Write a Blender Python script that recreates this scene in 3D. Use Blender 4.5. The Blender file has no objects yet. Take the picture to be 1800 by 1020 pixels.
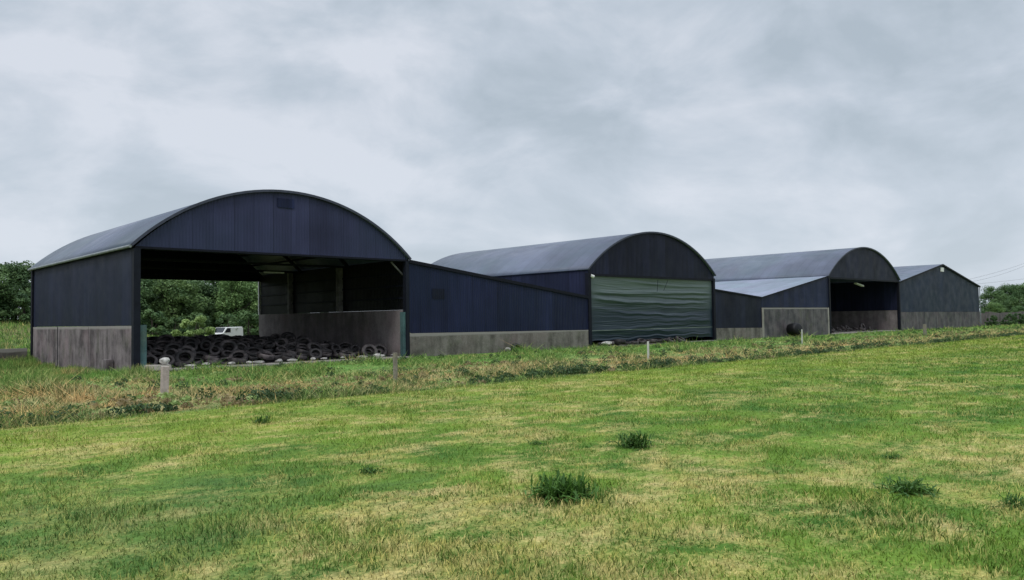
import bpy, math, random
import numpy as np
from mathutils import Vector, Matrix

sc = bpy.context.scene
COL = sc.collection
random.seed(7)
RNG = np.random.default_rng(11)

# ------------------------------------------------------------------ camera
cam_data = bpy.data.cameras.new('camera')
cam = bpy.data.objects.new('camera', cam_data)
COL.objects.link(cam)
cam_data.sensor_width = 36.0
cam_data.lens = 27.44
cam_data.clip_start = 0.05
cam_data.clip_end = 20000
cam.matrix_world = Matrix(((0.72624749, -0.01502581, -0.68726909, 0),
                           (-0.6872719, -0.03753562, -0.72542982, 0),
                           (-0.0148969, 0.99918232, -0.03758697, 2.0),
                           (0, 0, 0, 1)))
sc.camera = cam

# ------------------------------------------------------------------ world: overcast sky
SUN_EL, SUN_AZ = math.radians(52), math.radians(-115)   # azimuth from +Y towards +X
world = bpy.data.worlds.new('World')
sc.world = world
world.use_nodes = True
wt = world.node_tree
wt.nodes.clear()
def wn(t, **kw):
    n = wt.nodes.new(t)
    for k, v in kw.items():
        setattr(n, k, v)
    return n
def wm(op, a, b=None, c=None, clamp=False):
    n = wn('ShaderNodeMath', operation=op, use_clamp=clamp)
    for i, x in enumerate((a, b, c)):
        if x is None: continue
        if isinstance(x, (int, float)): n.inputs[i].default_value = x
        else: wt.links.new(x, n.inputs[i])
    return n.outputs[0]
tc = wn('ShaderNodeTexCoord')
sep = wn('ShaderNodeSeparateXYZ'); wt.links.new(tc.outputs['Generated'], sep.inputs[0])
zc = wm('MAXIMUM', sep.outputs[2], 0.0)
den = wm('ADD', zc, 0.30)
px = wm('DIVIDE', sep.outputs[0], den); py = wm('DIVIDE', sep.outputs[1], den)
comb = wn('ShaderNodeCombineXYZ'); wt.links.new(px, comb.inputs[0]); wt.links.new(py, comb.inputs[1])
def wnoise(scale, detail, rough, dist, off):
    mp = wn('ShaderNodeMapping'); mp.inputs['Location'].default_value = off
    mp.inputs['Rotation'].default_value = (0, 0, math.radians(43)); mp.inputs['Scale'].default_value = (0.75, 1.25, 1)
    wt.links.new(comb.outputs[0], mp.inputs[0])
    n = wn('ShaderNodeTexNoise'); n.inputs['Scale'].default_value = scale
    n.inputs['Detail'].default_value = detail; n.inputs['Roughness'].default_value = rough
    n.inputs['Distortion'].default_value = dist
    wt.links.new(mp.outputs[0], n.inputs['Vector'])
    return n.outputs['Fac']
n1 = wnoise(1.5, 6, 0.52, 0.3, (3.3, 1.2, 0))
mpv = wn('ShaderNodeMapping'); mpv.inputs['Scale'].default_value = (1, 1, 1.9); mpv.inputs['Location'].default_value = (1.7, 5.6, 0.9)
wt.links.new(tc.outputs['Generated'], mpv.inputs[0])
n2n = wn('ShaderNodeTexNoise'); n2n.inputs['Scale'].default_value = 5.2; n2n.inputs['Detail'].default_value = 7
n2n.inputs['Roughness'].default_value = 0.56; n2n.inputs['Distortion'].default_value = 0.3
wt.links.new(mpv.outputs[0], n2n.inputs['Vector'])
cl = wm('ADD', wm('MULTIPLY', n1, 0.45), wm('MULTIPLY', n2n.outputs['Fac'], 0.55))
ramp = wn('ShaderNodeValToRGB')
e = ramp.color_ramp.elements
e[0].position = 0.39; e[0].color = (0.45, 0.525, 0.60, 1)
e[1].position = 0.585; e[1].color = (0.71, 0.755, 0.835, 1)
m = ramp.color_ramp.elements.new(0.475); m.color = (0.545, 0.615, 0.70, 1)
wt.links.new(cl, ramp.inputs[0])
hz = wm('MULTIPLY', wm('SUBTRACT', 0.27, zc), 3.2, clamp=True)       # paler towards the horizon
mixh = wn('ShaderNodeMix', data_type='RGBA')
wt.links.new(wm('MULTIPLY', hz, 0.55), mixh.inputs[0])
wt.links.new(ramp.outputs[0], mixh.inputs[6]); mixh.inputs[7].default_value = (0.72, 0.79, 0.87, 1)
# an overcast sky is about three times brighter overhead than low down
gain = wm('ADD', 1.0, wm('MULTIPLY', wm('MULTIPLY', wm('SUBTRACT', zc, 0.42), 1.9, clamp=True), 1.9))
cloudb = wn('ShaderNodeBackground')
wt.links.new(mixh.outputs[2], cloudb.inputs[0]); wt.links.new(gain, cloudb.inputs[1])
sky = wn('ShaderNodeTexSky', sky_type='NISHITA')
sky.sun_disc = False; sky.sun_elevation = SUN_EL; sky.sun_rotation = SUN_AZ
skyb = wn('ShaderNodeBackground'); wt.links.new(sky.outputs[0], skyb.inputs[0]); skyb.inputs[1].default_value = 0.08
mixs = wn('ShaderNodeMixShader'); mixs.inputs[0].default_value = 0.94
wt.links.new(skyb.outputs[0], mixs.inputs[1]); wt.links.new(cloudb.outputs[0], mixs.inputs[2])
wo = wn('ShaderNodeOutputWorld'); wt.links.new(mixs.outputs[0], wo.inputs[0])

sd = bpy.data.lights.new('sun', 'SUN')
sd.energy = 1.3; sd.angle = math.radians(14); sd.color = (1.0, 0.96, 0.9)
sun = bpy.data.objects.new('sun', sd); COL.objects.link(sun)
sdir = Vector((math.sin(SUN_AZ) * math.cos(SUN_EL), math.cos(SUN_AZ) * math.cos(SUN_EL), math.sin(SUN_EL)))
sun.rotation_euler = sdir.to_track_quat('Z', 'Y').to_euler()
sun.location = (0, 0, 60)

sc.view_settings.view_transform = 'Standard'
sc.view_settings.look = 'None'
sc.view_settings.exposure = 0.0
sc.view_settings.gamma = 1.0
sc.render.engine = 'CYCLES'
sc.cycles.max_bounces = 6
sc.cycles.diffuse_bounces = 3

# ------------------------------------------------------------------ material helpers
class NT:
    def __init__(s, name):
        s.m = bpy.data.materials.new(name); s.m.use_nodes = True
        s.t = s.m.node_tree; s.t.nodes.clear()
        s.o = s.n('ShaderNodeOutputMaterial')
        s.b = s.n('ShaderNodeBsdfPrincipled'); s.l(s.b.outputs[0], s.o.inputs[0])
        s.pos = s.n('ShaderNodeNewGeometry').outputs['Position']
        s.objc = s.n('ShaderNodeTexCoord').outputs['Object']
    def n(s, t, **kw):
        x = s.t.nodes.new(t)
        for k, v in kw.items(): setattr(x, k, v)
        return x
    def l(s, a, b): s.t.links.new(a, b)
    def put(s, inp, v):
        if isinstance(v, (int, float)): inp.default_value = v
        elif isinstance(v, tuple): inp.default_value = v if len(v) == len(inp.default_value) else (*v, 1)
        else: s.l(v, inp)
    def math(s, op, a, b=0.0, clamp=False):
        x = s.n('ShaderNodeMath', operation=op, use_clamp=clamp)
        s.put(x.inputs[0], a); s.put(x.inputs[1], b); return x.outputs[0]
    def mul(s, a, b): return s.math('MULTIPLY', a, b)
    def add(s, a, b): return s.math('ADD', a, b)
    def noise(s, scale, detail=4, rough=0.55, vec=None, stretch=(1, 1, 1), dist=0.0, off=(0, 0, 0), rot=(0, 0, 0)):
        mp = s.n('ShaderNodeMapping'); mp.inputs['Scale'].default_value = stretch
        mp.inputs['Location'].default_value = off; mp.inputs['Rotation'].default_value = rot
        s.l(vec if vec is not None else s.pos, mp.inputs[0])
        x = s.n('ShaderNodeTexNoise'); x.inputs['Scale'].default_value = scale
        x.inputs['Detail'].default_value = detail; x.inputs['Roughness'].default_value = rough
        x.inputs['Distortion'].default_value = dist
        s.l(mp.outputs[0], x.inputs['Vector']); return x.outputs['Fac']
    def mrange(s, v, a, b, c=0.0, d=1.0):
        x = s.n('ShaderNodeMapRange'); s.put(x.inputs[0], v)
        for i, q in enumerate((a, b, c, d)): x.inputs[i + 1].default_value = q
        return x.outputs[0]
    def mix(s, f, a, b, blend='MIX'):
        x = s.n('ShaderNodeMix', data_type='RGBA', blend_type=blend)
        s.put(x.inputs[0], f); s.put(x.inputs[6], a); s.put(x.inputs[7], b); return x.outputs[2]
    def scale(s, col, f):
        x = s.n('ShaderNodeVectorMath', operation='SCALE'); s.l(col, x.inputs[0]); s.put(x.inputs[3], f); return x.outputs[0]
    def xyz(s, v=None):
        x = s.n('ShaderNodeSeparateXYZ'); s.l(v if v is not None else s.pos, x.inputs[0]); return x.outputs
    def comb(s, x, y, z):
        c = s.n('ShaderNodeCombineXYZ'); s.put(c.inputs[0], x); s.put(c.inputs[1], y); s.put(c.inputs[2], z); return c.outputs[0]
    def bump(s, h, strength, dist=0.02):
        x = s.n('ShaderNodeBump'); x.inputs['Strength'].default_value = strength
        x.inputs['Distance'].default_value = dist
        s.l(h, x.inputs['Height']); s.l(x.outputs[0], s.b.inputs['Normal'])
    def done(s, col, rough=0.6, spec=0.5, metal=0.0):
        s.put(s.b.inputs['Base Color'], col); s.put(s.b.inputs['Roughness'], rough)
        s.b.inputs['Specular IOR Level'].default_value = spec; s.put(s.b.inputs['Metallic'], metal)
        return s.m

def simple(name, col, rough=0.6, spec=0.5, var=0.25, nscale=3.0):
    t = NT(name)
    c = t.scale(t.mix(0.0, col, col), t.mrange(t.noise(nscale, 5), 0.3, 0.7, 1 - var, 1 + var))
    return t.done(c, rough, spec)

def sheeting(name, col, axis, rough=0.5, var=0.22, corr=0.152, bump=0.5, rust=0.0, spec=0.22):
    """corrugated painted steel; ribs repeat along `axis` ('X','Y'), each sheet weathered its own way"""
    t = NT(name); x, y, z = t.xyz()
    a = x if axis == 'X' else y
    sid = t.math('FLOOR', t.mul(a, 1 / 0.99))
    wnz = t.n('ShaderNodeTexWhiteNoise', noise_dimensions='1D'); t.l(sid, wnz.inputs['W'])
    band = t.mrange(wnz.outputs[0], 0, 1, 1 - var, 1 + var)
    streak = t.mrange(t.noise(1.0, 5, 0.6, stretch=(3.5, 3.5, 0.22)), 0.3, 0.7, 1 - var, 1 + var)
    blot = t.mrange(t.noise(0.35, 4), 0.3, 0.7, 0.8, 1.25)
    fr = t.math('FRACT', t.mul(a, 1 / 0.99))
    lap = t.math('LESS_THAN', fr, 0.035)
    f = t.mul(t.mul(band, streak), t.mul(blot, t.math('SUBTRACT', 1.0, t.mul(lap, 0.35))))
    c = t.scale(t.mix(0.0, col, col), f)
    tint = t.mrange(t.noise(0.22, 3, off=(9, 3, 2)), 0.4, 0.62)
    c = t.mix(t.mul(tint, 0.45), c, (col[0] * 0.72, col[1] * 1.0, col[2] * 0.8))
    if rust:
        c = t.mix(t.mul(t.mrange(t.noise(1.7, 6, 0.65), 0.56, 0.75), rust), c, (0.11, 0.07, 0.05))
    wv = t.math('SINE', t.mul(a, 2 * math.pi / corr))
    t.bump(wv, bump, 0.018)
    return t.done(c, t.mrange(t.noise(0.9, 4), 0.3, 0.7, rough - 0.08, rough + 0.1), spec)

def concrete(name, base=(0.17, 0.15, 0.15), dark=(0.065, 0.055, 0.055), top=None, stain=0.8):
    t = NT(name); x, y, z = t.xyz()
    streak = t.noise(1.0, 6, 0.62, stretch=(1.7, 1.7, 0.34))
    blot = t.noise(1.1, 6, 0.66, off=(4, 4, 4))
    fine = t.noise(14, 4, 0.7)
    f = t.mrange(t.add(t.mul(streak, 0.5), t.mul(blot, 0.5)), 0.42, 0.58)
    c = t.mix(t.mul(f, stain), base, dark)
    mp = t.mrange(t.noise(0.6, 4, off=(7, 1, 0)), 0.5, 0.68)
    c = t.mix(t.mul(mp, 0.5), c, (base[0] * 1.02, base[1] * 0.86, base[2] * 0.9))
    al = t.mrange(t.noise(1.1, 5, off=(2, 11, 0)), 0.55, 0.7)
    c = t.mix(t.mul(al, 0.35), c, (0.09, 0.10, 0.06))
    c = t.scale(c, t.mrange(fine, 0.3, 0.7, 0.8, 1.2))
    if top is not None:
        fl = t.add(z, t.mul(blot, 0.16))
        c = t.mix(t.mrange(fl, top - 0.02, top + 0.05, 0, 0.75), c, (0.30, 0.28, 0.26))
    t.bump(fine, 0.5, 0.02)
    return t.done(c, 0.9, 0.25)

def grass_cols(t, rnd=None, verge=False):
    """green / straw mottling of the sward, from world position; rnd jitters blade to blade"""
    j = t.math('SUBTRACT', rnd, 0.5) if rnd is not None else t.math('SUBTRACT', t.noise(30, 2), 0.5)
    if not verge:
        big = t.noise(0.16, 3, 0.5, stretch=(0.7, 1.5, 1))
        mid = t.noise(0.95, 6, 0.68, stretch=(0.8, 1.35, 1), dist=0.6)
        sml = t.noise(4.2, 4, 0.7)
        x, y, z = t.xyz()
        near = t.mrange(t.math('SQRT', t.add(t.mul(x, x), t.mul(y, y))), 4, 17, 0.055, -0.015)
        s = t.add(t.add(t.mul(big, 0.32), t.mul(mid, 0.58)), t.add(t.add(t.mul(sml, 0.26), t.mul(j, 0.24)), t.mul(t.math('SUBTRACT', t.noise(1.9, 3, 0.6, stretch=(1, 1.3, 1), off=(6, 6, 0)), 0.5), 0.35)))
        s = t.add(s, near)
        straw = t.mrange(s, 0.56, 0.74)
        g = t.mix(t.mrange(t.noise(0.9, 5, off=(5, 2, 0)), 0.35, 0.65), (0.064, 0.150, 0.024), (0.168, 0.270, 0.040))
        # yellower strip beside the verge
        yb = t.mul(t.mrange(y, 8.5, 12.5), t.mrange(t.noise(0.3, 4, stretch=(0.5, 1.6, 1)), 0.35, 0.6))
        g = t.mix(t.mul(yb, 0.5), g, (0.29, 0.35, 0.05))
        # lush cool patch on the left
        dx = t.math('SUBTRACT', x, 1.9); dy = t.math('SUBTRACT', y, 7.4)
        dd = t.math('SQRT', t.add(t.mul(dx, dx), t.mul(dy, dy)))
        cool = t.mul(t.mrange(t.add(dd, t.mul(t.math('SUBTRACT', mid, 0.5), 9.0)), 3.2, 0.9), 1.0)
        g = t.mix(t.mul(cool, 0.5), g, (0.078, 0.155, 0.048))
        straw = t.mul(straw, t.math('SUBTRACT', 1.0, t.mul(cool, 0.55)))
        st = t.mix(t.mrange(t.noise(2.2, 3), 0.35, 0.65), (0.42, 0.38, 0.11), (0.52, 0.43, 0.18))
        c = t.mix(straw, g, st)
    else:
        x, y, z = t.xyz()
        mid = t.noise(0.5, 5, 0.62, stretch=(0.6, 1.1, 1), dist=0.5)
        sml = t.noise(2.6, 4, 0.7)
        g = t.mix(t.mrange(t.add(t.noise(0.8, 5, off=(5, 2, 0)), t.mul(j, 0.25)), 0.35, 0.65), (0.085, 0.150, 0.045), (0.21, 0.31, 0.08))
        band = t.mul(t.mrange(y, 16.2, 18.5), t.mrange(y, 29, 22))
        s = t.add(t.add(t.mul(mid, 0.72), t.mul(sml, 0.28)), t.add(t.mul(j, 0.30), t.add(t.mul(band, 0.10), t.mul(t.mrange(x, 14, 6), 0.07))))
        dry = t.mrange(s, 0.54, 0.66)
        dc = t.mix(t.mrange(t.noise(0.9, 3, off=(1, 8, 0)), 0.4, 0.62), (0.40, 0.36, 0.17), (0.50, 0.33, 0.14))
        c = t.mix(dry, g, dc)
        lush = t.mul(t.mrange(y, 24, 29), t.mrange(t.noise(0.5, 3, off=(3, 3, 0)), 0.35, 0.55))
        c = t.mix(t.mul(lush, 0.6), c, (0.14, 0.31, 0.06))
        edge = t.mul(t.mrange(y, 17.4, 15.6), t.mrange(mid, 0.36, 0.5))
        c = t.mix(t.mul(edge, 0.4), c, (0.06, 0.11, 0.035))
    v = t.mrange(t.add(t.noise(9, 3, 0.6), t.mul(j, 0.9)), 0.1, 0.9, 0.62, 1.45)
    return t.scale(c, v)

def blade_mat(name, verge):
    t = NT(name)
    at = t.n('ShaderNodeAttribute', attribute_name='rnd')
    c = grass_cols(t, at.outputs['Fac'], verge)
    t.done(c, 0.9, 0.0)
    geo = t.n('ShaderNodeNewGeometry')
    va = t.n('ShaderNodeVectorMath', operation='MULTIPLY'); t.l(geo.outputs['Normal'], va.inputs[0]); va.inputs[1].default_value = (.55, .55, .55)
    vb = t.n('ShaderNodeVectorMath', operation='ADD'); t.l(va.outputs[0], vb.inputs[0]); vb.inputs[1].default_value = (0, 0, 0.8)
    vn_ = t.n('ShaderNodeVectorMath', operation='NORMALIZE'); t.l(vb.outputs[0], vn_.inputs[0]); t.l(vn_.outputs[0], t.b.inputs['Normal'])
    tr = t.n('ShaderNodeBsdfTranslucent'); t.l(t.scale(c, 0.9), tr.inputs[0])
    mx = t.n('ShaderNodeMixShader'); mx.inputs[0].default_value = 0.3
    t.l(t.b.outputs[0], mx.inputs[1]); t.l(tr.outputs[0], mx.inputs[2]); t.l(mx.outputs[0], t.o.inputs[0])
    return t.m

def ground_mat():
    t = NT('ground_mat'); x, y, z = t.xyz()
    f = grass_cols(t, None, False); v = grass_cols(t, None, True)
    wob = t.add(y, t.mul(t.math('SUBTRACT', t.noise(0.5, 4), 0.5), 0.8))
    c = t.mix(t.mrange(wob, 14.9, 15.3), f, v)
    far = t.mix(t.mrange(t.noise(0.12, 5), 0.4, 0.6), (0.10, 0.14, 0.045), (0.22, 0.20, 0.09))
    c = t.mix(t.mrange(y, 50, 60), c, far)
    dirt = t.mrange(t.noise(1.5, 5, 0.65, off=(2, 2, 0)), 0.6, 0.72)
    c = t.mix(t.mul(dirt, 0.35), c, (0.09, 0.07, 0.045))
    t.bump(t.noise(12, 5, 0.7), 0.7, 0.05)
    return t.done(t.scale(c, 0.85), 0.95, 0.1)

def leaf_mat(name, a, b, trans=0.25):
    t = NT(name)
    at = t.n('ShaderNodeAttribute', attribute_name='rnd')
    oi = t.n('ShaderNodeObjectInfo')
    f = t.add(t.mul(at.outputs['Fac'], 0.5), t.mul(t.noise(0.45, 4, off=(3, 3, 3)), 0.6))
    c = t.mix(t.mrange(f, 0.3, 0.75), a, b)
    c = t.scale(c, t.mrange(oi.outputs['Random'], 0, 1, 0.8, 1.25))
    t.done(c, 0.6, 0.25)
    tr = t.n('ShaderNodeBsdfTranslucent'); t.l(c, tr.inputs[0])
    mx = t.n('ShaderNodeMixShader'); mx.inputs[0].default_value = trans
    t.l(t.b.outputs[0], mx.inputs[1]); t.l(tr.outputs[0], mx.inputs[2]); t.l(mx.outputs[0], t.o.inputs[0])
    return t.m

NAVY = (0.021, 0.023, 0.042)
M = {}
M['gable1'] = sheeting('gable_sheeting', (0.031, 0.034, 0.074), 'X', var=0.12, bump=0.45, spec=0.14)
M['clad_x'] = sheeting('cladding_navy', (0.0125, 0.0165, 0.046), 'X', var=0.3, bump=0.45, spec=0.14)
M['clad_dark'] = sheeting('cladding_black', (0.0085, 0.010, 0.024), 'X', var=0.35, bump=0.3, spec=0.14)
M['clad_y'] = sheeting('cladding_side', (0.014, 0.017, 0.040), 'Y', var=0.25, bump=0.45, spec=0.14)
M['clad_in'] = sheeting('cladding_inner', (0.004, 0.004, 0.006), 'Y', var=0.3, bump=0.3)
M['clad4'] = sheeting('cladding_slate', (0.011, 0.018, 0.040), 'X', var=0.08, bump=0.2, spec=0.14)
M['roof'] = sheeting('roof_sheeting', (0.088, 0.103, 0.150), 'Y', rough=0.42, var=0.06, bump=0.3, spec=0.4)
M['roof_pale'] = sheeting('roof_sheeting_pale', (0.19, 0.21, 0.28), 'Y', rough=0.45, var=0.10, bump=0.3, spec=0.4)
M['steel'] = simple('painted_steel', (0.009, 0.011, 0.018), 0.6, 0.15)
M['trim'] = simple('trim_steel', (0.006, 0.007, 0.013), 0.6, 0.15)
M['edge'] = simple('edge_flashing', (0.045, 0.05, 0.075), 0.5, 0.3)
M['rsj'] = simple('column_steel', (0.13, 0.125, 0.12), 0.7, var=0.4)
M['gut'] = simple('gutter_plastic', (0.20, 0.22, 0.23), 0.5)
M['white'] = simple('white_plastic', (0.62, 0.62, 0.60), 0.5, var=0.12)
M['greenp'] = concrete('green_painted_concrete', (0.075, 0.14, 0.14), (0.02, 0.05, 0.055))
M['conc_side'] = concrete('concrete_side', (0.215, 0.185, 0.187), (0.036, 0.029, 0.031), top=1.90)
M['conc_in'] = concrete('concrete_inner', (0.21, 0.185, 0.185), (0.09, 0.08, 0.08), stain=0.7)
M['conc_link'] = concrete('concrete_link', (0.19, 0.175, 0.155), (0.055, 0.05, 0.042), top=1.18)
M['conc_far'] = concrete('concrete_far', (0.125, 0.115, 0.118), (0.035, 0.035, 0.040), top=2.66)
M['conc_pad'] = concrete('concrete_pad', (0.30, 0.28, 0.25), (0.16, 0.15, 0.13), stain=0.5)
M['conc_post'] = concrete('concrete_post', (0.42, 0.38, 0.34), (0.22, 0.20, 0.17), stain=0.6)
M['plastic'] = simple('silage_plastic', (0.008, 0.008, 0.010), 0.35, 0.5)
M['bark'] = simple('bark', (0.06, 0.05, 0.04), 0.9)
M['leaf_dark'] = leaf_mat('leaf_dark', (0.040, 0.088, 0.034), (0.125, 0.205, 0.075))
M['leaf_mid'] = leaf_mat('leaf_mid', (0.058, 0.120, 0.038), (0.175, 0.270, 0.090))
M['leaf_light'] = leaf_mat('leaf_light', (0.13, 0.20, 0.06), (0.28, 0.38, 0.13))
M['leaf_dry'] = leaf_mat('leaf_dry', (0.16, 0.12, 0.06), (0.38, 0.30, 0.15))
M['leaf_weed'] = leaf_mat('leaf_weed', (0.030, 0.082, 0.014), (0.080, 0.170, 0.030))
M['leaf_verge'] = leaf_mat('leaf_verge', (0.032, 0.070, 0.026), (0.085, 0.145, 0.05))
M['blade'] = blade_mat('field_blades', False)
M['vblade'] = blade_mat('verge_blades', True)
M['ground'] = ground_mat()

def rubber():
    t = NT('tyre_rubber'); oi = t.n('ShaderNodeObjectInfo')
    dust = t.mrange(t.noise(3.0, 5, 0.6), 0.4, 0.7)
    up = t.xyz(t.n('ShaderNodeNewGeometry').outputs['Normal'])[2]
    c = t.mix(t.mul(dust, t.mrange(oi.outputs['Random'], 0, 1, 0.15, 0.9)), (0.014, 0.013, 0.014), (0.15, 0.125, 0.125))
    t.bump(t.noise(25, 3), 0.4, 0.01)
    return t.done(c, 0.7, 0.35)
M['rubber'] = rubber()
M['wrap'] = simple('bale_wrap', (0.005, 0.005, 0.006), 0.5, 0.25)
def stone():
    t = NT('pale_stone'); oi = t.n('ShaderNodeObjectInfo')
    c = t.mix(t.mrange(t.noise(6, 5), 0.35, 0.65), (0.26, 0.25, 0.23), (0.50, 0.48, 0.45))
    t.bump(t.noise(9, 5), 0.6, 0.03)
    return t.done(t.scale(c, t.mrange(oi.outputs['Random'], 0, 1, 0.7, 1.3)), 0.85, 0.3)
M['stone'] = stone()
def curtain():
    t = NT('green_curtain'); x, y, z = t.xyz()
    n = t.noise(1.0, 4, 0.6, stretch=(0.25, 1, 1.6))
    sky_tone = t.mrange(t.add(z, t.mul(t.math('SUBTRACT', n, 0.5), 1.8)), 2.3, 4.9)
    c = t.mix(sky_tone, (0.010, 0.022, 0.034), (0.100, 0.135, 0.122))  # paler top, darker foot: sky reflection painted into the sheet colour
    sheen = t.mrange(t.noise(1.0, 5, 0.7, stretch=(0.16, 1, 5.5), rot=(0, 0.03, 0), dist=0.15), 0.58, 0.72)
    c = t.mix(t.mul(sheen, 0.3), c, (0.16, 0.21, 0.19))  # pale streaks are sheen along the folds, painted as colour
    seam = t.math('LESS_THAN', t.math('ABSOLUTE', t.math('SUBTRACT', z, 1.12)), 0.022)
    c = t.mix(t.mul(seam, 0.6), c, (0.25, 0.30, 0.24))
    t.b.inputs['Transmission Weight'].default_value = 0.0
    return t.done(c, 0.42, 0.35)
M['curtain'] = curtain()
def paint(name, col, rough=0.35):
    return simple(name, col, rough, var=0.06)
M['van'] = paint('van_paint', (0.62, 0.62, 0.60), 0.35)
M['glass'] = simple('dark_glass', (0.012, 0.014, 0.018), 0.1, var=0.1)

# ------------------------------------------------------------------ object helpers
def np_mesh(name, verts, faces_list, rnd=None, smooth=False):
    """faces_list: list of (n,k) index arrays"""
    me = bpy.data.meshes.new(name)
    V = np.asarray(verts, np.float32)
    me.vertices.add(len(V)); me.vertices.foreach_set('co', V.ravel())
    idx = np.concatenate([np.asarray(f, np.int32).ravel() for f in faces_list])
    tot = np.concatenate([np.full(len(f), np.asarray(f).shape[1], np.int32) for f in faces_list])
    st = np.concatenate([[0], np.cumsum(tot)[:-1]]).astype(np.int32)
    me.loops.add(len(idx)); me.loops.foreach_set('vertex_index', idx)
    me.polygons.add(len(tot)); me.polygons.foreach_set('loop_start', st); me.polygons.foreach_set('loop_total', tot)
    if smooth: me.polygons.foreach_set('use_smooth', np.ones(len(tot), bool))
    if rnd is not None:
        a = me.attributes.new('rnd', 'FLOAT', 'POINT'); a.data.foreach_set('value', np.asarray(rnd, np.float32))
    me.update(); me.validate()
    return me

class MB:
    def __init__(s): s.v = []; s.f = []
    def add(s, vs, fs):
        o = len(s.v); s.v += [tuple(p) for p in vs]; s.f += [tuple(i + o for i in f) for f in fs]; return s
    def box(s, x0, x1, y0, y1, z0, z1):
        return s.add([(x0,y0,z0),(x1,y0,z0),(x1,y1,z0),(x0,y1,z0),(x0,y0,z1),(x1,y0,z1),(x1,y1,z1),(x0,y1,z1)],
                     [(0,3,2,1),(4,5,6,7),(0,1,5,4),(1,2,6,5),(2,3,7,6),(3,0,4,7)])
    def prism_y(s, pts, y0, y1):
        """closed outline in XZ extruded along Y"""
        n = len(pts)
        vs = [(x, y0, z) for x, z in pts] + [(x, y1, z) for x, z in pts]
        fs = [tuple(range(n)), tuple(range(2*n-1, n-1, -1))]
        fs += [(i, n+i, n+(i+1) % n, (i+1) % n) for i in range(n)]
        return s.add(vs, fs)
    def prism_x(s, pts, x0, x1):
        n = len(pts)
        vs = [(x0, y, z) for y, z in pts] + [(x1, y, z) for y, z in pts]
        fs = [tuple(range(n-1, -1, -1)), tuple(range(n, 2*n))]
        fs += [(i, (i+1) % n, n+(i+1) % n, n+i) for i in range(n)]
        return s.add(vs, fs)
    def strip(s, top, bot, y0, y1):
        """wall between two XZ polylines (same count), extruded along Y, in quads"""
        n = len(top)
        vs = [(x,y0,z) for x,z in top]+[(x,y0,z) for x,z in bot]+[(x,y1,z) for x,z in top]+[(x,y1,z) for x,z in bot]
        T,B,T2,B2 = 0,n,2*n,3*n; fs=[]
        for i in range(n-1):
            fs += [(B+i,B+i+1,T+i+1,T+i),(B2+i+1,B2+i,T2+i,T2+i+1),(T+i,T+i+1,T2+i+1,T2+i),(B+i+1,B+i,B2+i,B2+i+1)]
        fs += [(B,T,T2,B2),(T+n-1,B+n-1,B2+n-1,T2+n-1)]
        return s.add(vs, fs)
    def tube(s, pts, r, seg=6):
        rings = []
        P = [Vector(p) for p in pts]
        R = r if isinstance(r, (list, tuple)) else [r]*len(P)
        o = []
        for i, p in enumerate(P):
            d = (P[min(i+1, len(P)-1)] - P[max(i-1, 0)]).normalized()
            a = d.cross(Vector((0, 0, 1)) if abs(d.z) < 0.9 else Vector((1, 0, 0))).normalized(); b = d.cross(a)
            for k in range(seg):
                t = 2*math.pi*k/seg
                o.append(p + (a*math.cos(t) + b*math.sin(t))*R[i])
        fs = []
        for i in range(len(P)-1):
            for k in range(seg):
                k2 = (k+1) % seg
                fs.append((i*seg+k, i*seg+k2, (i+1)*seg+k2, (i+1)*seg+k))
        fs.append(tuple(range(seg-1, -1, -1))); fs.append(tuple(range((len(P)-1)*seg, len(P)*seg)))
        return s.add(o, fs)
    def build(s, name, mat, parent=None, smooth=False, bevel=0.0):
        me = bpy.data.meshes.new(name); me.from_pydata(s.v, [], s.f); me.update()
        import bmesh
        bm = bmesh.new(); bm.from_mesh(me); bmesh.ops.recalc_face_normals(bm, faces=bm.faces)
        if bevel: bmesh.ops.bevel(bm, geom=bm.edges[:], offset=bevel, segments=1, affect='EDGES')
        bm.to_mesh(me); bm.free()
        if smooth: me.polygons.foreach_set('use_smooth', [True]*len(me.polygons))
        return link(name, me, mat, parent)

def link(name, me, mat, parent=None):
    o = bpy.data.objects.new(name, me); COL.objects.link(o)
    if mat is not None and len(me.materials) == 0: me.materials.append(mat)
    if parent is not None:
        o.parent = parent
        o.matrix_parent_inverse = parent_world(parent).inverted()
    return o
def parent_world(p):
    m = p.matrix_basis.copy()
    while p.parent is not None:
        m = p.parent.matrix_basis @ p.matrix_parent_inverse @ m; p = p.parent
    return m
def tag(o, label=None, cat=None, group=None, kind=None):
    if label: o['label'] = label
    if cat: o['category'] = cat
    if group: o['group'] = group
    if kind: o['kind'] = kind
    return o
def empty(name, loc, label, cat, group=None):
    o = bpy.data.objects.new(name, None); COL.objects.link(o); o.location = loc; o.empty_display_size = 0.3
    return tag(o, label, cat, group)

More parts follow.
